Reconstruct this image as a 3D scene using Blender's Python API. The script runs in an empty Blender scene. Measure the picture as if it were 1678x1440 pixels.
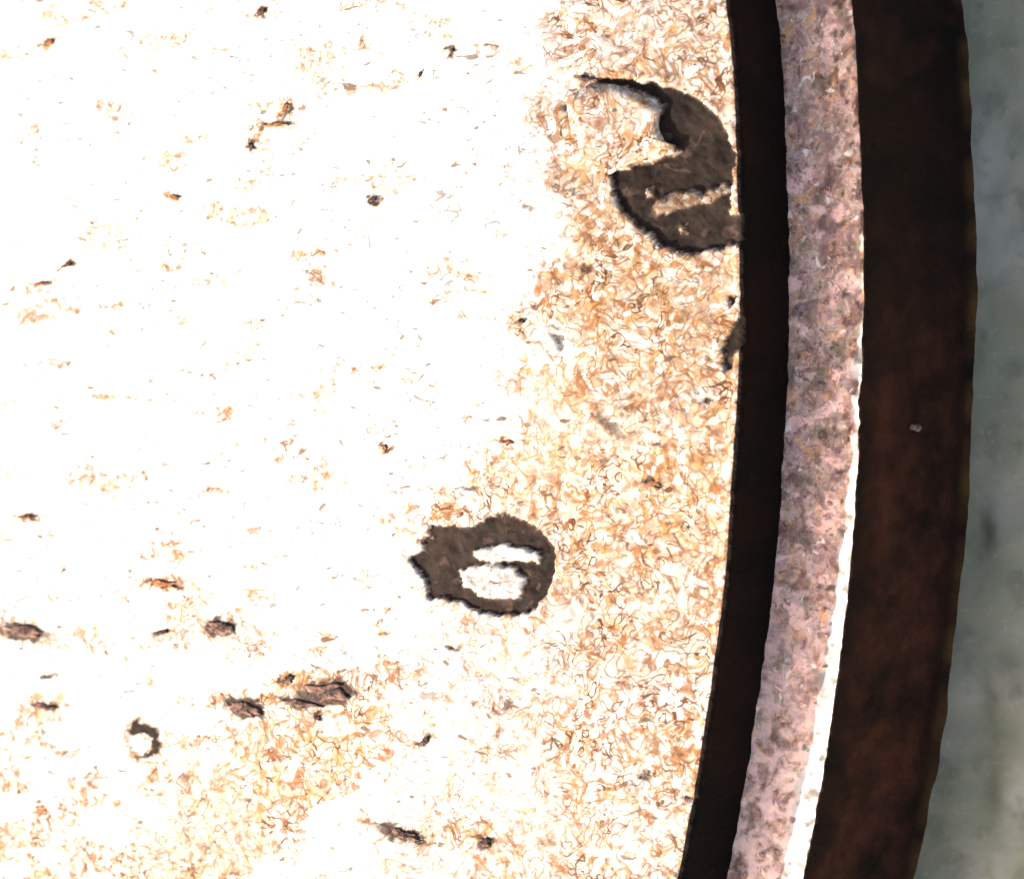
import bpy, math, random
import numpy as np

# ------------------------------------------------------------------ set-up
PX = 1.0e-4                       # one working unit = 0.1 mm
TILT = math.radians(36.0)         # camera leans this far off the vertical, towards +X
CT, ST = math.cos(TILT), math.sin(TILT)
R_PLATE = 4050.0                  # radius of the raised plate
LEDGE = 152.0                     # width of the flange ledge
Z_LEDGE, Z_EDGE = 328.0, 456.0    # heights of ledge and plate edge over the ground
R_OUT = R_PLATE + LEDGE
scene = bpy.context.scene
col = scene.collection

# camera
cam_d = bpy.data.cameras.new('camera')
cam = bpy.data.objects.new('camera', cam_d)
col.objects.link(cam)
DIST = 12000.0
right = np.array([CT, 0, -ST]); up = np.array([0, 1.0, 0]); back = np.array([ST, 0, CT])
edge_pt = np.array([R_PLATE, 0, Z_EDGE])
target = edge_pt - right * 383.0 - up * 270.0
cp = (target + back * DIST) * PX
cam.location = cp
cam.rotation_euler = (0, TILT, 0)
cam_d.sensor_width = 36.0
cam_d.lens = DIST * 36.0 / 1678.0
cam_d.clip_start = 0.01
cam_d.clip_end = 500.0
cam_d.dof.use_dof = True
cam_d.dof.focus_distance = (DIST + 250) * PX
cam_d.dof.aperture_fstop = 24.0
scene.camera = cam

# sky + sun (sun stands low at the lower left, light travels to the upper right)
SUN_EL = math.radians(31.5)
TRAVEL = math.radians(45.0)       # azimuth of travel, from +X towards +Y
world = bpy.data.worlds.new('World')
scene.world = world
world.use_nodes = True
wn = world.node_tree.nodes; wl = world.node_tree.links
wn.clear()
wo = wn.new('ShaderNodeOutputWorld'); bg = wn.new('ShaderNodeBackground'); sky = wn.new('ShaderNodeTexSky')
sky.sky_type = 'NISHITA'; sky.sun_disc = False
sky.sun_elevation = SUN_EL
sdir = np.array([-math.cos(TRAVEL), -math.sin(TRAVEL)])      # horizontal direction to the sun
sky.sun_rotation = math.atan2(sdir[0], sdir[1]) % (2 * math.pi)
bg.inputs['Strength'].default_value = 0.14
sky.dust_density = 6.0; sky.ozone_density = 0.6
wl.new(sky.outputs[0], bg.inputs['Color']); wl.new(bg.outputs[0], wo.inputs['Surface'])

sun_d = bpy.data.lights.new('sun', 'SUN')
sun_d.energy = 5.0; sun_d.angle = math.radians(0.5); sun_d.color = (1.0, 0.94, 0.85)
sun = bpy.data.objects.new('sun', sun_d)
col.objects.link(sun)
sun.location = (-1.0, -0.8, 1.0)
sun.rotation_euler = (math.radians(90) - SUN_EL, 0, math.atan2(-sdir[0], sdir[1]) + math.pi)

vs = scene.view_settings
vs.view_transform = 'Standard'; vs.look = 'None'; vs.gamma = 1.0; vs.use_curve_mapping = False
vs.exposure = 1.6

# ------------------------------------------------------------------ numpy noise
rng = np.random.default_rng(7)
PERM = rng.permutation(512).astype(np.int64)
PERM = np.concatenate([PERM, PERM, PERM])
GANG = rng.random(512) * 2 * np.pi
GX, GY = np.cos(GANG), np.sin(GANG)

def gnoise(x, y, seed=0):
    xi = np.floor(x).astype(np.int64); yi = np.floor(y).astype(np.int64)
    fx, fy = x - xi, y - yi
    u = fx * fx * fx * (fx * (fx * 6 - 15) + 10); v = fy * fy * fy * (fy * (fy * 6 - 15) + 10)
    def g(ix, iy, dx, dy):
        h = PERM[(PERM[(ix + seed * 37) & 511] + iy + seed * 11) & 511]
        return GX[h] * dx + GY[h] * dy
    a = g(xi, yi, fx, fy); b = g(xi + 1, yi, fx - 1, fy)
    c = g(xi, yi + 1, fx, fy - 1); d = g(xi + 1, yi + 1, fx - 1, fy - 1)
    return ((a + u * (b - a)) + v * ((c + u * (d - c)) - (a + u * (b - a)))) * 1.5

def fbm(x, y, size, octv=3, seed=0, gain=0.5):
    s = 0; amp = 1.0; f = 1.0 / size
    for o in range(octv):
        s = s + amp * gnoise(x * f, y * f, seed + o * 5)
        amp *= gain; f *= 2.03
    return s

def sstep(a, b, x):
    t = np.clip((x - a) / (b - a), 0, 1)
    return t * t * (3 - 2 * t)

def sd_poly(px, py, pts):
    """signed distance to a closed outline, negative inside"""
    pts = np.array(pts, float); d = np.full(px.shape, 1e18); inside = np.zeros(px.shape, bool)
    n = len(pts)
    for i in range(n):
        ax, ay = pts[i]; bx, by = pts[(i + 1) % n]
        ex, ey = bx - ax, by - ay
        t = np.clip(((px - ax) * ex + (py - ay) * ey) / (ex * ex + ey * ey + 1e-9), 0, 1)
        d = np.minimum(d, (px - ax - ex * t) ** 2 + (py - ay - ey * t) ** 2)
        c = ((ay > py) != (by > py))
        with np.errstate(divide='ignore', invalid='ignore'):
            xx = (bx - ax) * (py - ay) / (by - ay + 1e-12) + ax
        inside ^= c & (px < xx)
    return np.where(inside, -1, 1) * np.sqrt(d)

# surveyed marks are given in a plan (p, q) taken along the photographer's line of sight;
# to_xy finds the matching spot on the domed plate
def slope_start(q):
    return np.interp(q, [-600, 0, 150, 400, 600, 700, 780, 850, 1000, 1200, 1440, 2000],
                     [970, 955, 925, 915, 885, 862, 780, 730, 720, 680, 620, 600])

def dome(x, y):
    d_edge = R_PLATE - np.hypot(x, y)                        # distance in from the edge
    width = (1222 - slope_start(450.0 - y) + 24 * fbm(x, y, 130, 2, 41)) / CT     # breadth of the sloping shoulder
    tt = np.clip(d_edge / width, 0, 1.6)
    z = 88.0 * (1 - np.exp(-1.15 * tt - 1.2 * tt ** 3)) / (1 - math.exp(-2.35))
    return Z_EDGE + np.minimum(z, 130), tt, d_edge

def from_xy(x, y):
    z = dome(x, y)[0]
    dx, dy, dz = x - target[0], y - target[1], z - target[2]
    k = DIST / (DIST - (dx * back[0] + dz * back[2]))
    return 839.0 + k * (dx * right[0] + dz * right[2]), 720.0 - k * dy

def to_xy(p, q):
    x = np.asarray(R_PLATE + (np.asarray(p, float) - 1222.0) / CT); y = np.asarray(450.0 - np.asarray(q, float))
    for _ in range(14):
        pp, qq = from_xy(x, y)
        x = x + .85 * (p - pp) / CT; y = y - (q - qq)
    return x, y

# ------------------------------------------------------------------ material helpers
class NT:
    def __init__(s, name):
        s.m = bpy.data.materials.new(name); s.m.use_nodes = True
        s.t = s.m.node_tree; s.b = s.t.nodes['Principled BSDF']
        tc = s.t.nodes.new('ShaderNodeTexCoord'); mp = s.t.nodes.new('ShaderNodeMapping')
        mp.inputs['Scale'].default_value = (1 / PX,) * 3
        s.t.links.new(tc.outputs['Object'], mp.inputs['Vector'])
        s.vec = mp.outputs['Vector']
    def scaled(s, sx, sy, sz):
        mp = s.t.nodes.new('ShaderNodeMapping'); mp.inputs['Scale'].default_value = (sx, sy, sz)
        s.t.links.new(s.vec, mp.inputs['Vector']); return mp.outputs['Vector']
    def put(s, sock, v):
        if isinstance(v, bpy.types.NodeSocket): s.t.links.new(v, sock)
        elif isinstance(v, (tuple, list)): sock.default_value = (*v, 1.0) if len(v) == 3 else v
        else: sock.default_value = v
    def noise(s, size, detail=3, rough=0.55, dist=0.0, vec=None, color=False):
        n = s.t.nodes.new('ShaderNodeTexNoise')
        n.inputs['Scale'].default_value = 1.0 / size; n.inputs['Detail'].default_value = detail
        n.inputs['Roughness'].default_value = rough; n.inputs['Distortion'].default_value = dist
        s.t.links.new(vec or s.vec, n.inputs['Vector'])
        return n.outputs['Color' if color else 'Fac']
    def voro(s, size, feature='F1', vec=None, out='Distance'):
        n = s.t.nodes.new('ShaderNodeTexVoronoi'); n.feature = feature
        n.inputs['Scale'].default_value = 1.0 / size
        s.t.links.new(vec or s.vec, n.inputs['Vector']); return n.outputs[out]
    def ramp(s, f, a, b, lo=0.0, hi=1.0):
        n = s.t.nodes.new('ShaderNodeMapRange'); n.interpolation_type = 'SMOOTHSTEP'
        s.put(n.inputs[0], f); n.inputs[1].default_value = a; n.inputs[2].default_value = b
        n.inputs[3].default_value = lo; n.inputs[4].default_value = hi
        return n.outputs[0]
    def math(s, op, a, b=0.0):
        n = s.t.nodes.new('ShaderNodeMath'); n.operation = op
        s.put(n.inputs[0], a); s.put(n.inputs[1], b); return n.outputs[0]
    def mix(s, f, a, b):
        n = s.t.nodes.new('ShaderNodeMix'); n.data_type = 'RGBA'
        s.put(n.inputs[0], f); s.put(n.inputs[6], a); s.put(n.inputs[7], b); return n.outputs[2]
    def attr(s, name):
        n = s.t.nodes.new('ShaderNodeAttribute'); n.attribute_name = name; return n.outputs['Fac']
    def bump(s, h, dist, strength=1.0, normal=None):
        n = s.t.nodes.new('ShaderNodeBump'); n.inputs['Strength'].default_value = strength
        n.inputs['Distance'].default_value = dist * PX
        s.put(n.inputs['Height'], h)
        if normal is not None: s.t.links.new(normal, n.inputs['Normal'])
        return n.outputs[0]
    def done(s, colr, rough=0.85, spec=0.25, normal=None):
        s.put(s.b.inputs['Base Color'], colr); s.put(s.b.inputs['Roughness'], rough)
        s.b.inputs['Specular IOR Level'].default_value = spec
        if normal is not None: s.t.links.new(normal, s.b.inputs['Normal'])
        return s.m

def mat_plate(name, ledge=False):
    t = NT(name)
    rust = t.attr('rust'); dark = t.attr('dark')
    n1 = t.noise(30, 3, 0.6, 0.9); n3 = t.noise(75, 3, 0.6); n4 = t.noise(11, 2, 0.5)
    n5 = t.noise(26, 2, .55, .8, t.scaled(1, 1.25, 1.0))
    def worms(size, lvl, w, vec=None, dist=1.3):
        n = t.noise(size, 1.5, .5, dist, vec)
        return t.ramp(t.math('ABSOLUTE', t.math('SUBTRACT', n, lvl)), w * .25, w, 1, 0)
    pale = t.mix(t.ramp(n3, .35, .65), (.50, .46, .415), (.43, .395, .365))
    # faint grey hairlines that run across the pale skin
    hm = t.math('MULTIPLY', worms(36, .5, .024, t.scaled(.6, 1.5, 1)), t.ramp(t.noise(60, 2, .5), .48, .58))
    pale = t.mix(t.math('MULTIPLY', hm, .9), pale, (.12, .105, .09))
    cream = t.mix(t.ramp(n3, .38, .60), (.385, .30, .225), (.30, .195, .12))
    cream = t.mix(t.ramp(n5, .48, .38, 0, .8), cream, (.52, .46, .40))
    cream = t.mix(t.ramp(t.noise(22, 2, .5, .6), .56, .64, 0, .75), cream, (.52, .455, .38))
    cream = t.mix(t.ramp(n5, .58, .64, 0, .6), cream, (.25, .15, .12))
    c = t.mix(t.math('POWER', rust, 1.8), pale, cream)
    on = t.math('MULTIPLY', t.ramp(rust, .05, .65), t.ramp(t.noise(170, 3, .6), .34, .52, .6, 1.0))
    # curling marks of oxide: gold, tan and brown
    gate = t.ramp(t.noise(95, 2, .5), .40, .56, .35, 1)
    c = t.mix(t.math('MULTIPLY', t.math('MULTIPLY', worms(52, .44, .050), on), .80), c, (.26, .125, .036))
    c = t.mix(t.math('MULTIPLY', t.math('MULTIPLY', worms(42, .52, .044, t.scaled(1.05, .95, 1.2)), on), .85), c, t.mix(t.ramp(n4, .4, .6), (.17, .062, .018), (.19, .10, .055)))
    c = t.mix(t.math('MULTIPLY', t.math('MULTIPLY', worms(36, .57, .034, t.scaled(.95, 1.1, .9)), on), gate), c, (.085, .034, .013))
    c = t.mix(t.math('MULTIPLY', t.ramp(n1, .57, .64), t.math('MULTIPLY', on, .75)), c, (.19, .07, .022))
    # scattered dark specks
    sp = t.ramp(t.noise(18, 1, .5, .6, t.scaled(.6, 1.4, 1)), .70, .75)
    c = t.mix(t.math('MULTIPLY', sp, .85), c, (.085, .052, .036))
    if ledge:
        c = t.mix(.5, c, (.62, .345, .245))
        m1 = t.noise(46, 2, .5, .5); m2 = t.noise(38, 2, .5, .7, t.scaled(1.1, 1, 1.3)); m3 = t.noise(52, 2, .5, .6, t.scaled(.9, 1.2, 1))
        c = t.mix(t.ramp(m1, .54, .62, 0, .75), c, (.40, .225, .20))
        c = t.mix(t.ramp(m2, .57, .64, 0, .75), c, (.31, .25, .15))
        c = t.mix(t.ramp(m2, .43, .36, 0, .8), c, (.62, .31, .14))
        c = t.mix(t.ramp(m3, .57, .64, 0, .7), c, (.92, .54, .44))
        c = t.mix(t.ramp(m3, .42, .35, 0, .7), c, (.24, .125, .095))
        c = t.mix(t.ramp(t.noise(17, 2, .6, .8), .58, .66, 0, .7), c, (.11, .052, .038))
        c = t.mix(t.math('MULTIPLY', worms(24, .47, .04), .4), c, (.17, .075, .06))
        c = t.mix(t.math('MULTIPLY', worms(30, .55, .04, t.scaled(1.1, .9, 1.2)), .35), c, (.80, .50, .42))
        c = t.mix(t.ramp(t.noise(26, 2, .55, .4), .64, .70, 0, .9), c, (.80, .66, .55))  # sparse pale specks painted in as glints
        c = t.mix(t.ramp(t.noise(60, 3, .6, .7), .56, .66, 0, .7), c, (.20, .115, .105))
        c = t.mix(t.math('MULTIPLY', t.attr('bloom'), t.ramp(t.noise(30, 3, .6, .5), .40, .60)), c, (.88, .58, .48))
        vm = t.t.nodes.new('ShaderNodeVectorMath'); vm.operation = 'MULTIPLY'; t.t.links.new(c, vm.inputs[0]); vm.inputs[1].default_value = (1.30, 1.24, 1.18); c = vm.outputs[0]
        c = t.mix(t.attr('sun_strip'), c, (.60, .52, .45))  # pale sunlit strip painted into the ledge colour
    dk = t.mix(t.ramp(n1, .4, .62), (.0112, .0064, .0045), (.0195, .0108, .0074))
    dk = t.mix(t.ramp(n5, .56, .64, 0, .8), dk, (.0165, .015, .009))
    dk = t.mix(t.ramp(t.noise(80, 3, .6, .5), .50, .66, 0, .85), dk, (.028, .017, .0118))
    dk = t.mix(t.ramp(t.noise(44, 3, .6, .8), .56, .66, 0, .75), dk, (.062, .036, .026))
    dk = t.mix(t.ramp(t.noise(30, 3, .6, .8, t.scaled(.6, 1.4, 1)), .40, .32, 0, .8), dk, (.007, .0045, .0035))
    c = t.mix(dark, c, dk)
    nb = t.bump(n1, 2.5, .8); nb = t.bump(n4, 1.2, .6, nb)
    return t.done(c, .9, .12, nb)

def mat_wall(name, k, red):
    t = NT(name)
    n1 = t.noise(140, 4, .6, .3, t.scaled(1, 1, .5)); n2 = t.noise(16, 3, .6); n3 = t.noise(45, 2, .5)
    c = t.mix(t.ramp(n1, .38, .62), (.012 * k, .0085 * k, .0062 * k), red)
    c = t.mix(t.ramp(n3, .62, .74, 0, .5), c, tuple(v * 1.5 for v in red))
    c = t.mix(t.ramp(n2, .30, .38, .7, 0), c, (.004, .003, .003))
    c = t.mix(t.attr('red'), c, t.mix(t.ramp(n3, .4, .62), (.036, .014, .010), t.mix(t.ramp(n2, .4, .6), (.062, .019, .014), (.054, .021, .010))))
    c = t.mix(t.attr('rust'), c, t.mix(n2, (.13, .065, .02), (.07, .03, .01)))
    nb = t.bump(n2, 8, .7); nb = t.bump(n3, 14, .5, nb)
    return t.done(c, .85, .06, nb)

def mat_flake(name, lo, hi):
    t = NT(name)
    n1 = t.noise(18, 3, .6, .5)
    c = t.mix(t.ramp(n1, .4, .6), lo, hi)
    return t.done(c, .85, .2, t.bump(n1, 5, .7))

def mat_ground():
    t = NT('grey_concrete')
    n1 = t.noise(170, 3, .5); n2 = t.noise(60, 2, .5); n3 = t.noise(330, 2, .5)
    c = t.mix(t.ramp(n1, .35, .65), (.285, .255, .18), (.36, .325, .245))
    c = t.mix(t.ramp(n3, .42, .60, 0, .8), c, (.225, .215, .13))
    c = t.mix(t.ramp(t.noise(95, 3, .6), .52, .68, 0, .7), c, (.18, .168, .112))
    c = t.mix(t.ramp(n2, .62, .75, 0, .5), c, (.16, .15, .09))
    c = t.mix(t.ramp(t.noise(12, 2, .5), .60, .7, 0, .25), c, (.42, .37, .27))
    c = t.mix(t.attr('stain'), c, (.075, .075, .045))
    return t.done(c, .9, .2, t.bump(n2, 10, .6))

M_PLATE = mat_plate('weathered_pale_rust'); M_LEDGE = mat_plate('weathered_flange_rust', True)
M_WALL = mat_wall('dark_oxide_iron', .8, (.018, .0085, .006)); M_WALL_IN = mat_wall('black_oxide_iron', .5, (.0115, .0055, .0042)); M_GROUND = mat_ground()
M_DARKFLAKE = mat_flake('dark_rust_flake', (.022, .013, .010), (.135, .070, .050))
M_ORANGE = mat_flake('orange_rust_flake', (.15, .055, .022), (.26, .11, .045))
M_PALEFLAKE = mat_flake('pale_rust_skin', (.36, .23, .16), (.46, .37, .30))
M_PINK = mat_flake('dull_pink_scale', (.05, .025, .024), (.22, .13, .125))

# ------------------------------------------------------------------ mesh helpers
def link(name, me, parent=None, **props):
    o = bpy.data.objects.new(name, me)
    col.objects.link(o); o.parent = parent
    for k, v in props.items(): o[k] = v
    return o

def grid_mesh(name, P, mat, wrap=True, attrs=None, centre=None):
    """P: rows x cols x 3 in working units; columns run round the disc"""
    nr, nc = P.shape[:2]
    V = P.reshape(-1, 3)
    i = np.arange(nr - 1)[:, None]; j = np.arange(nc if wrap else nc - 1)[None, :]; j2 = (j + 1) % nc
    Q = np.stack([i * nc + j, i * nc + nc + j, i * nc + nc + j2, i * nc + j2], -1).reshape(-1, 4)
    nq = len(Q); loops = Q.reshape(-1); starts = np.arange(nq) * 4
    if centre is not None:
        V = np.vstack([V, centre]); c = len(V) - 1
        jj = np.arange(nc)
        T = np.stack([np.full(nc, c), jj, (jj + 1) % nc], -1).reshape(-1)
        starts = np.concatenate([starts, nq * 4 + np.arange(nc) * 3]); loops = np.concatenate([loops, T])
    me = bpy.data.meshes.new(name)
    me.vertices.add(len(V)); me.vertices.foreach_set('co', (V * PX).astype(np.float32).ravel())
    me.loops.add(len(loops)); me.loops.foreach_set('vertex_index', loops.astype(np.int32))
    me.polygons.add(len(starts)); me.polygons.foreach_set('loop_start', starts.astype(np.int32))
    me.update(calc_edges=True)
    for k, a in (attrs or {}).items():
        a = a.reshape(-1)
        if centre is not None: a = np.append(a, 0)
        at = me.attributes.new(k, 'FLOAT', 'POINT'); at.data.foreach_set('value', a.astype(np.float32))
    me.materials.append(mat)
    me.polygons.foreach_set('use_smooth', np.ones(len(me.polygons), bool))
    me.validate()
    return me

def angles(step):
    """fine inside the sector that faces us, coarse round the rest"""
    a0, a1 = math.radians(-31), math.radians(16)
    fine = np.arange(a0, a1, step / R_PLATE)
    coarse = np.linspace(a1, a0 + 2 * math.pi, 150)[:-1]
    return np.concatenate([fine, coarse])

# ------------------------------------------------------------------ ground
s = 60.0 / PX
gx = np.concatenate([[-s, -s / 10, -s / 100], np.linspace(R_PLATE - 100, R_PLATE + 900, 90), [s / 100, s / 10, s]])
gy = np.concatenate([[-s, -s / 10, -s / 100], np.linspace(-1500, 900, 200), [s / 100, s / 10, s]])
X, Y = np.meshgrid(gx, gy)
fade = sstep(8000, 3000, np.hypot(X - R_PLATE, Y))
Z = fade * (9 * fbm(X, Y, 320, 3, 21) + 3 * fbm(X, Y, 70, 2, 22))
stain = np.zeros_like(X)
for (a, b, ra, rb, w) in [(R_OUT + 28, -423, 17, 44, .95), (R_OUT + 85, -150, 16, 14, .4), (R_OUT + 70, -640, 30, 24, .45), (R_OUT + 30, -700, 16, 50, .5),
                          (R_OUT + 12, -130, 8, 12, .6), (R_OUT + 14, -95, 7, 9, .5), (R_OUT + 90, 230, 26, 50, .35), (R_OUT + 40, -860, 20, 60, .5)]:
    stain = np.maximum(stain, w * np.exp(-((X - a + 6 * fbm(X, Y, 30, 2, 23)) / ra) ** 2 - ((Y - b) / rb) ** 2))
g = link('ground', grid_mesh('ground', np.stack([X, Y, Z], -1)[:, ::-1], M_GROUND, wrap=False, attrs={'stain': stain[:, ::-1]}), kind='structure')

# ------------------------------------------------------------------ the cover
cover = link('rusted_iron_cover', None, label='large round rusted iron cover with a stepped rim, pale flaking top and dark sides',
             category='iron cover')

def rim_shift(th, s1=0.0):
    """small unevenness of the cast outline, in working units"""
    a = th * R_PLATE
    return 3.0 * fbm(a, a * 0 + 3.3 + s1, 420, 2, 31) + 1.0 * fbm(a, a * 0 + 8.7 + s1, 60, 2, 33)

TH = angles(3.4)

# --- outlines of the corrosion craters
CRATER_LOW = [(706, 862), (735, 859), (768, 863), (795, 846), (815, 839), (842, 847), (872, 858), (896, 880), (909, 908),
              (908, 938), (896, 972), (870, 1001), (832, 1009), (790, 1004), (752, 986), (706, 978), (692, 948),
              (684, 926), (662, 917), (692, 900), (689, 884), (702, 878)]
LOW_LIT = [[(754, 934), (795, 924), (842, 932), (860, 946), (852, 980), (795, 978), (762, 960)],
           [(774, 905), (820, 893), (850, 897), (884, 904), (880, 921), (835, 917), (786, 919)]]
CRATER_UP = [(978, 133), (1010, 128), (1062, 134), (1110, 146), (1150, 168), (1182, 200), (1200, 238), (1210, 270),
             (1200, 300), (1198, 350), (1222, 356), (1223, 396), (1180, 408), (1130, 418), (1085, 405), (1055, 375), (1020, 345),
             (1005, 310), (998, 285), (1040, 268), (1075, 262), (1112, 248), (1076, 236), (1074, 205), (1086, 172), (1050, 152), (1005, 139)]
UP_LIT = [[(1085, 322), (1130, 312), (1150, 318), (1188, 303), (1196, 312), (1160, 332), (1120, 338), (1075, 352), (1070, 338)],
          [(1110, 368), (1124, 366), (1122, 382), (1112, 382)], [(1060, 312), (1068, 308), (1070, 322), (1060, 326)]]
NOTCH = [(1182, 572), (1196, 538), (1212, 520), (1222, 500), (1226, 560), (1206, 574), (1198, 604), (1187, 606)]
NOTCH2 = [(1193, 486), (1214, 478), (1214, 488), (1204, 492), (1196, 500)]

def plate_fields(x, y):
    p, q = from_xy(x, y)
    z, tt, d_edge = dome(x, y)
    z = z + 5 * fbm(x, y, 520, 2, 42)
    rust = sstep(1.12, .68, tt + .14 * fbm(p, q, 80, 3, 45)) * np.interp(q, [0, 120, 300, 850, 1000, 1200, 1440], [.72, .85, 1, 1, .8, .72, .70]) * (1 - sstep(880, 1060, q) * .48 * sstep(.30, .62, tt + .15 * fbm(p, q, 120, 2, 46)))
    # stains further in
    st = fbm(p * .55, q * 1.15, 62, 4, 43, .62) + .35 * fbm(p, q, 260, 2, 44)
    def blob(a, b, ra, rb, w, shear=0.0):
        return w * np.exp(-(((p - a) + (q - b) * shear) / ra) ** 2 - ((q - b) / rb) ** 2)
    bias = (blob(0, 1450, 290, 200, 1.05) + blob(400, 1340, 85, 190, 3.0, .95) + blob(470, 1245, 110, 60, 1.7) + blob(20, 40, 260, 130, .26)
            + blob(480, 110, 150, 150, .24) + blob(70, 480, 150, 120, .26) + blob(290, 1010, 170, 60, .32)
            + blob(510, 830, 120, 80, .30) + blob(250, 1120, 320, 120, .16) + blob(640, 60, 160, 90, .12) + .03)
    rust = np.maximum(rust, sstep(.42, .72, st + bias) * (.50 + .4 * np.clip(bias - .3, 0, 1)))
    # grit
    g1 = fbm(x, y, 34, 3, 51, .6); g2 = fbm(x, y, 15, 2, 52, .6); g3 = fbm(x * .62, y * 1.3, 48, 2, 53)
    amp = .35 + .65 * rust
    z = z + amp * (1.25 * g1 + .7 * g2) + 1.2 * np.maximum(g3 - .12, 0) * (1 - .5 * rust) * 2
    dark = np.zeros_like(x)
    jit = 5 * fbm(p, q, 24, 4, 61, .65); jit2 = 5 * fbm(p, q, 17, 2, 63)
    def crater(pts, depth, soft, lit=(), lift=0, litk=.97):
        nonlocal z, dark, rust
        sel = (p > min(a for a, b in pts) - 60) & (p < max(a for a, b in pts) + 60) & (q > min(b for a, b in pts) - 60) & (q < max(b for a, b in pts) + 60)
        if not sel.any(): return
        pp, qq = p[sel], q[sel]
        sd = sd_poly(pp, qq, pts) + jit[sel]
        ins = sstep(2, -soft, sd); dk = sstep(2.5, -2.5, sd)
        up = np.zeros_like(pp); lt = np.zeros_like(pp)
        for L in lit:
            sl = sd_poly(pp, qq, L) + .7 * jit[sel] - 1.0
            up = np.maximum(up, sstep(4, -5, sl)); lt = np.maximum(lt, sstep(2, -2, sl))
        floor = 1.5 * fbm(x[sel], y[sel], 40, 2, 71)
        z[sel] = z[sel] - ins * (depth + floor) + up * lift * ins
        # blistered lip round the crater
        z[sel] += .8 * np.exp(-((sd - 9) / 7) ** 2) * (sd > 0)
        dark[sel] = np.maximum(dark[sel], dk * (1 - lt * litk * (.75 + .25 * np.clip(fbm(pp, qq, 16, 2, 66) * 3 + .5, 0, 1))))
        rust[sel] = np.where(lt > .5, .25 if litk > .9 else .95, np.maximum(rust[sel], .6 * np.exp(-np.maximum(sd, 0) / 16)))
    crater(CRATER_LOW, 5.5, 4, LOW_LIT, 6)
    crater(CRATER_UP, 7, 4, UP_LIT, 6, .6)
    crater(NOTCH, 5, 5); crater(NOTCH2, 5, 4)
    # small pock marks
    for (a, b, ra, rb, dp) in POCKS:
        e = ((p - a + 1.6 * jit) / ra) ** 2 + ((q - b + 1.2 * jit2) / rb) ** 2
        m = e < 9
        if not m.any(): continue
        k = np.exp(-e[m] ** 2)
        z[m] -= dp * k; dark[m] = np.maximum(dark[m], .75 * sstep(.3, .9, k + .3 * jit[m] / 5))
        rust[m] = np.maximum(rust[m], .6 * np.exp(-e[m] / 3))
    # rust bleeding from under each lifting flake
    for (a, b, hw, hh, tn, mk) in MARKS:
        k = .8 if b < 900 and a < 900 else 1.15
        c_, s_ = math.cos(math.radians(tn)), math.sin(math.radians(tn))
        m = (np.abs(p - a) < 3.2 * hw + 30) & (np.abs(q - b) < 3.2 * hw + 30)
        if not m.any(): continue
        dp_, dq_ = p[m] - a + 2.2 * jit[m], q[m] - b + 1.6 * jit2[m]
        e = np.sqrt(((dp_ * c_ + dq_ * s_) / (hw * k)) ** 2 + ((-dp_ * s_ + dq_ * c_) / (hh * k)) ** 2)
        dark[m] = np.maximum(dark[m], .9 * sstep(1.25, .7, e))
        rust[m] = np.maximum(rust[m], .75 * sstep(2.6, .9, e))
    # open blister rings: raised, broken rims
    for (a, b, ra, rb, g0) in [(232, 1216, 24, 25, 2.5), (612, 326, 10, 9, -.6)]:
        m = (np.abs(p - a) < 70) & (np.abs(q - b) < 70)
        if not m.any(): continue
        dp_, dq_ = p[m] - a + 1.3 * jit[m], q[m] - b + 1.3 * jit2[m]
        an = np.arctan2(dq_, dp_); gate = .35 + .65 * sstep(-.5, .3, -np.cos(an - g0))
        e = np.abs(np.hypot(dp_ / ra, dq_ / rb) - 1) / (.16 + .22 * gate)
        k = sstep(1.1, .5, e) * gate
        dark[m] = np.maximum(dark[m], np.minimum(1.3 * k, 1)); z[m] += 2 * k
        rust[m] = np.maximum(rust[m], .6 * sstep(2.6, .8, e))
    # grey-brown patch on the shoulder
    e = ((p - 1005) / 48) ** 2 + ((q - 695) / 36) ** 2
    dark = np.maximum(dark, .75 * np.exp(-e) * sstep(-.25, .35, fbm(p, q, 26, 3, 81)))
    # raised lip at the very edge, added to catch the sun
    z = z + 4 * np.exp(-((d_edge - 12) / 9) ** 2)
    return z, rust, dark

POCKS = [(740, 85, 5, 10, 3), (865, 340, 14, 4, 3), (1070, 790, 12, 6, 4), (80, 1105, 14, 5, 4), (740, 1060, 20, 4, 3), (1130, 1305, 9, 7, 5),
         (1060, 1270, 14, 8, 4), (960, 440, 16, 5, 4), (930, 180, 9, 6, 4), (1165, 655, 10, 5, 4), (915, 560, 10, 12, 4), (770, 800, 18, 4, 3)]

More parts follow.
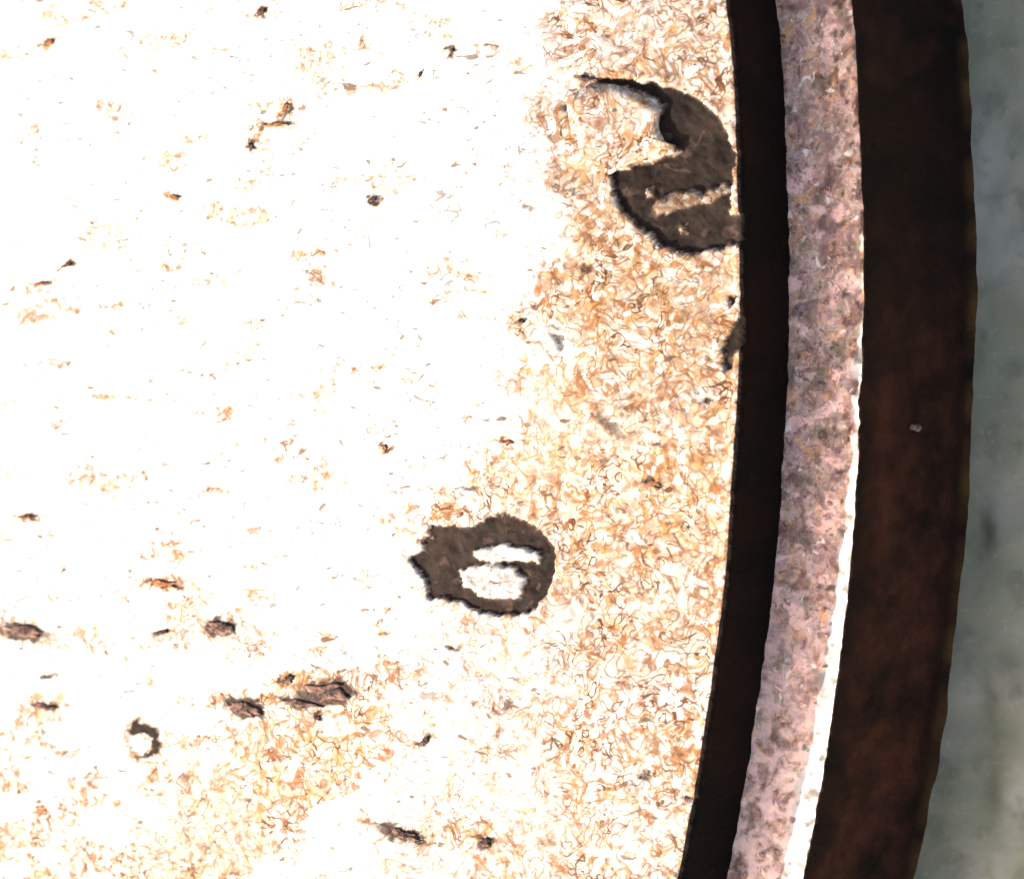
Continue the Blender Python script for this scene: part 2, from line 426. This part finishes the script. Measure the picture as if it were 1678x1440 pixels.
MARKS = [  # centre, half length, half height, turn (deg), material
    (36, 1034, 38, 12, 12, 'd'), (268, 956, 26, 7, 6, 'o'), (362, 1029, 26, 14, 5, 'd'), (262, 1037, 18, 5, -14, 'd'), (402, 1161, 32, 15, 16, 'd'),
    (536, 1134, 44, 20, -2, 'd'), (492, 1151, 38, 7, 8, 'd'), (474, 1112, 12, 8, -20, 'd'), (657, 1366, 38, 10, 18, 'd'), (793, 1380, 14, 9, -14, 'd'),
    (698, 1214, 13, 6, -32, 'd'), (612, 326, 9, 7, 0, 'd'), (80, 69, 13, 9, 5, 'o'), (286, 324, 13, 7, 6, 'o'), (430, 19, 16, 5, -24, 'd'),
    (108, 435, 16, 4, -18, 'd'), (66, 465, 19, 4, -6, 'o'), (412, 240, 11, 6, 40, 'd'), (630, 735, 9, 7, -30, 'o'), (855, 527, 9, 5, 12, 'd'),
    (522, 1176, 7, 5, 0, 'd'), (75, 1157, 20, 5, 8, 'd'), (450, 205, 34, 6, -4, 'o'), (465, 180, 8, 22, 20, 'o'), (828, 724, 16, 4, 8, 'o'), (690, 122, 4, 10, 10, 'd'),
    (740, 85, 5, 12, 6, 'd'), (1072, 790, 15, 7, 4, 'o'), (45, 848, 22, 4, -2, 'o'), (960, 128, 22, 4, 4, 'd')]

# --- raised plate: top surface
rows = np.concatenate([[60, 300, 700, 1100, 1600, 1950, 2120, 2220], np.arange(2280, R_PLATE - 6, 3.4)])
RR, TT = np.meshgrid(rows, TH, indexing='ij')
x = RR * np.cos(TT); y = RR * np.sin(TT)
z, rust, dark = plate_fields(x, y)
# rounded shoulder into the side wall
sh = rim_shift(TH)
rows_top = len(rows)
scale = 1 + (sh[None, :] / R_PLATE) * sstep(R_PLATE - 300, R_PLATE, RR)
P = np.stack([x * scale, y * scale, z], -1)
edge_z = P[-1, :, 2]
centre = np.array([[0, 0, Z_EDGE + 100]])
top_me = grid_mesh('top_plate', P, M_PLATE, attrs={'rust': rust, 'dark': dark}, centre=centre)
top = link('top_plate', top_me, cover)

# --- side wall of the plate
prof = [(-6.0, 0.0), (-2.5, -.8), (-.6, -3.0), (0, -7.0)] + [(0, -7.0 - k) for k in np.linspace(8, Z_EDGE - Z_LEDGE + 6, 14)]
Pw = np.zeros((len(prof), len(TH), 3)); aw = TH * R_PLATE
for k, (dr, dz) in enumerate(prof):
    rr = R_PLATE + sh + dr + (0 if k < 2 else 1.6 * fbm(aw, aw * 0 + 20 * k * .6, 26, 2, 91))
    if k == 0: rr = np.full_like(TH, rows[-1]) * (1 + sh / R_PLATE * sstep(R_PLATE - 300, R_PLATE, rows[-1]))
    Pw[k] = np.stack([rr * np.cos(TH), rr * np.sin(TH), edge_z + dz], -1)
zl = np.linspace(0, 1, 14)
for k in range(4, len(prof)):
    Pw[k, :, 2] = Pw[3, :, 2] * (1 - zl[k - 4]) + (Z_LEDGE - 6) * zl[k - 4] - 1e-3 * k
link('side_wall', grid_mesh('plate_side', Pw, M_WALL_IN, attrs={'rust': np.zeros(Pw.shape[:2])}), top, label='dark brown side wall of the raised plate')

# --- flange: ledge and outer wall
lr = np.concatenate([[R_PLATE - 60, R_PLATE - 25], np.arange(R_PLATE - 8, R_OUT - 5, 3.6)])
RR, TT = np.meshgrid(lr, TH, indexing='ij')
xs, ys = RR * np.cos(TT), RR * np.sin(TT)
so = rim_shift(TH, 50.0) + 1.2 * fbm(aw, aw * 0 + 1.5, 36, 2, 97)
f = sstep(R_PLATE + 40, R_OUT, RR)
q_l = 450 - ys
rag = np.exp(-((q_l - 660) / 110) ** 2)
zl = Z_LEDGE + 2.0 * fbm(xs, ys, 44, 3, 101, .6) + 1.0 * fbm(xs, ys, 16, 2, 102) + 2 * fbm(xs, ys, 160, 2, 103) \
     + f * rag * 13 * np.maximum(fbm(xs, ys, 46, 2, 104) + .25, 0)
sc = 1 + so[None, :] * f / R_OUT
edge_shade = .8 * sstep(R_OUT - 14, R_OUT - 7, RR + 5 * fbm(xs, ys, 30, 2, 108)) * (1 - sstep(520, 580, q_l)) * sstep(-.1, .25, fbm(xs * 0, TT * R_PLATE, 60, 3, 109))  # upper edge painted dark, standing in for shadow on the bevel
lrust = .55 + .35 * fbm(xs, ys, 90, 2, 105); lrust = np.clip(lrust + .1, .05, 1)
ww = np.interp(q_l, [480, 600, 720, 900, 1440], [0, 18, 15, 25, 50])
sun_strip = sstep(-8, 5, RR - (R_OUT - ww) + 11 * fbm(xs, ys, 34, 3, 107)) * sstep(470, 540, q_l) * np.where(np.abs(q_l - 745) < 40, .35, 1)  # sunlight painted as a pale strip, its width following the shadow line
chips = .7 * sstep(R_OUT - 70, R_OUT - 45, RR) * sstep(.42, .55, fbm(xs, ys, 24, 3, 110))
ldark = np.maximum(np.maximum(.45 * sstep(.25, .5, fbm(xs, ys, 50, 3, 106)), edge_shade), chips)
Pl = np.stack([xs * sc, ys * sc, zl], -1)
flange = link('flange', grid_mesh('flange', Pl, M_LEDGE, attrs={'rust': lrust, 'dark': ldark, 'sun_strip': sun_strip, 'bloom': sstep(700, 1440, q_l) * .8}), cover)

n = 26
Po = np.zeros((n + 3, len(TH), 3)); ro = np.zeros((n + 3, len(TH)))
rin = np.hypot(Pl[-1, :, 0], Pl[-1, :, 1]); ze = Pl[-1, :, 2]
Po[0] = Pl[-1]
for k in range(1, n + 3):
    if k == 1: rr, zz = rin + 3.2, ze - 1.4
    elif k == 2: rr, zz = rin + 5, ze - 5
    else:
        u = (k - 2) / n
        rr = rin + 5 + 1.6 * fbm(aw, aw * 0 + u * 270, 60, 3, 111) + 7 * sstep(.9, 1, np.full_like(TH, u))
        zz = (ze - 5) * (1 - u) + (-14) * u
        ro[k] = sstep(.86, .97, np.full_like(TH, u)) * np.clip(.5 + fbm(aw, aw * 0 + 4.2, 90, 2, 112), 0, 1)  # amber colour along the foot, painted in for a lit edge
    Po[k] = np.stack([rr * np.cos(TH), rr * np.sin(TH), zz + np.zeros_like(TH)], -1)
hh = np.linspace(0, 1, n + 3)[:, None] * 270
red = sstep(250, 760, 450 - R_OUT * np.sin(TH))[None, :] * np.clip(.66 + .75 * fbm(aw[None, :] + hh * 0, hh, 105, 4, 121, .6), 0, 1) * sstep(8, 70, hh) * (1 - .75 * sstep(205, 245, hh))
red = np.maximum(red, .28 * sstep(.25, .6, fbm(aw[None, :] + hh * 0, hh * .6, 110, 3, 122)))
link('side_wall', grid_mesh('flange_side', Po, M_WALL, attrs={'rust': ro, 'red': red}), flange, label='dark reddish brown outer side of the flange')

# ------------------------------------------------------------------ flakes of rust lifting from the top
def plate_z(p, q):
    xx, yy = to_xy(p, q)
    zz, _, _ = plate_fields(np.array([[xx]]), np.array([[yy]]))
    return float(zz[0, 0])

def flake(name, outline, mat, parent, thick=5.0, lift=14.0, lift_dir=(1.0, -.4), sink=3.0, base=None, curl=0.0, seed=1):
    """thin shard with ragged rim, one side lifted off the plate"""
    pts = np.array(outline, float); c = pts.mean(0)
    r2 = random.Random(seed)
    ring = []
    for k in range(len(pts)):
        a, b = pts[k], pts[(k + 1) % len(pts)]
        for t in (0, .35, .7):
            v = a + (b - a) * t
            ring.append(v + np.array([r2.uniform(-1.5, 1.5), r2.uniform(-1.2, 1.2)]) * (t > 0))
    ring = np.array(ring); m = len(ring)
    ld = np.array(lift_dir) / np.hypot(*lift_dir)
    proj = (ring - c) @ ld; lo, hi = proj.min(), proj.max()
    base = plate_z(*c) - float(dome(*to_xy(*c))[0]) if base is None else base
    levels = [1.0, .72, .4]
    V, F = [], []
    def hgt(v, e):
        u = ((v - c) @ ld - lo) / (hi - lo)
        xx, yy = to_xy(*v)
        return float(dome(xx, yy)[0]) + base - sink + lift * u ** 1.4 + curl * u ** 3 + e
    for side in (1, -1):
        for s_ in levels:
            for v in ring:
                w = c + (v - c) * s_
                xx, yy = to_xy(*w)
                V.append((float(xx), float(yy), hgt(w, (thick / 2 if s_ < 1 else thick * .28) * side + (r2.uniform(-.8, .8)))))
        xx, yy = to_xy(*c); V.append((float(xx), float(yy), hgt(c, side * thick / 2)))
    half = m * 3 + 1
    for sidx in (0, 1):
        o = sidx * half
        for L in range(2):
            for k in range(m):
                k2 = (k + 1) % m
                fq = [o + L * m + k, o + L * m + k2, o + (L + 1) * m + k2, o + (L + 1) * m + k]
                F.append(fq if sidx == 1 else fq[::-1])
        for k in range(m):
            fq = [o + 2 * m + k, o + 2 * m + (k + 1) % m, o + 3 * m]
            F.append(fq if sidx == 1 else fq[::-1])
    for k in range(m):
        k2 = (k + 1) % m
        F.append([k, k2, half + k2, half + k])
    V = np.array(V); org = V.mean(0)
    me = bpy.data.meshes.new(name)
    me.from_pydata([tuple((v - org) * PX) for v in V], [], F)
    at = me.attributes.new('rust', 'FLOAT', 'POINT'); at.data.foreach_set('value', np.full(len(V), .9, np.float32))
    me.materials.append(mat); me.update(); me.validate()
    me.polygons.foreach_set('use_smooth', np.ones(len(me.polygons), bool))
    o = link(name, me, parent); o.location = org * PX
    return o

# the skin still bridging the upper crater
sk = flake('rust_skin', [(930, 158), (965, 140), (1010, 139), (1050, 156), (1086, 180), (1080, 206), (1090, 232), (1110, 240), (1106, 252),
                         (1070, 262), (1035, 268), (1000, 286), (968, 268), (938, 228)], M_PLATE, top, thick=3, lift=1, lift_dir=(1, -.25),
           sink=-1.5, base=0.0, seed=5)
sk['label'] = 'pale curled skin of rust half covering the upper crater'

for i, (a, b, hw, hh, tn, mk) in enumerate(MARKS):
    r2 = random.Random(100 + i); out = []
    if b < 900 and a < 900: hw, hh = hw * .8, hh * .75
    hw, hh = hw * .9, hh * .85
    tr = math.radians(tn)
    for k in range(13):
        an = 2 * math.pi * k / 13 + r2.uniform(-.2, .2); rr = r2.uniform(.5, 1.25)
        u, v = hw * rr * math.cos(an), hh * rr * math.sin(an)
        out.append((a + u * math.cos(tr) - v * math.sin(tr), b + u * math.sin(tr) + v * math.cos(tr)))
    flake('rust_flake', out, M_DARKFLAKE if mk == 'd' else M_ORANGE, top, thick=3.5, lift=1.5 + .04 * hw, lift_dir=(1, -.3), sink=.5, seed=200 + i)

# crusts of scale on the outer side and on the ledge
def crust(xw, nrm_ang, zc, size, mat, parent, seed):
    r2 = random.Random(seed); V, F = [], []; n, m = 6, 9
    ca, sa = math.cos(nrm_ang), math.sin(nrm_ang)
    for i in range(n):
        ph = math.pi * i / (n - 1)
        for j in range(m):
            a = 2 * math.pi * j / m; k = 1 + r2.uniform(-.3, .3)
            u, v, w = size[0] * math.sin(ph) * math.cos(a) * k, size[1] * math.sin(ph) * math.sin(a) * k, size[2] * math.cos(ph) * k
            V.append(((u * ca - v * sa) * PX, (u * sa + v * ca) * PX, w * PX))
    for i in range(n - 1):
        for j in range(m):
            F.append([i * m + j, (i + 1) * m + j, (i + 1) * m + (j + 1) % m, i * m + (j + 1) % m])
    me = bpy.data.meshes.new('rust_crust'); me.from_pydata(V, [], F); me.materials.append(mat)
    at = me.attributes.new('rust', 'FLOAT', 'POINT'); at.data.foreach_set('value', np.full(len(V), .6, np.float32))
    o = link('rust_crust', me, parent); o.location = (xw * ca * PX, xw * sa * PX, zc * PX)
r3 = random.Random(12)
crust(R_OUT + 5, math.asin(-250 / R_OUT), 175, (6, 7, 16), M_PINK, flange, 77)
for i in range(22):      # grit lying in the rusty ledge
    an = math.radians(r3.uniform(-18, 9))
    sz = r3.uniform(3, 6)
    crust(R_PLATE + r3.uniform(15, LEDGE - 12), an, Z_LEDGE + 2, (sz, sz * r3.uniform(.8, 1.5), sz * .7), M_LEDGE, flange, 400 + i)
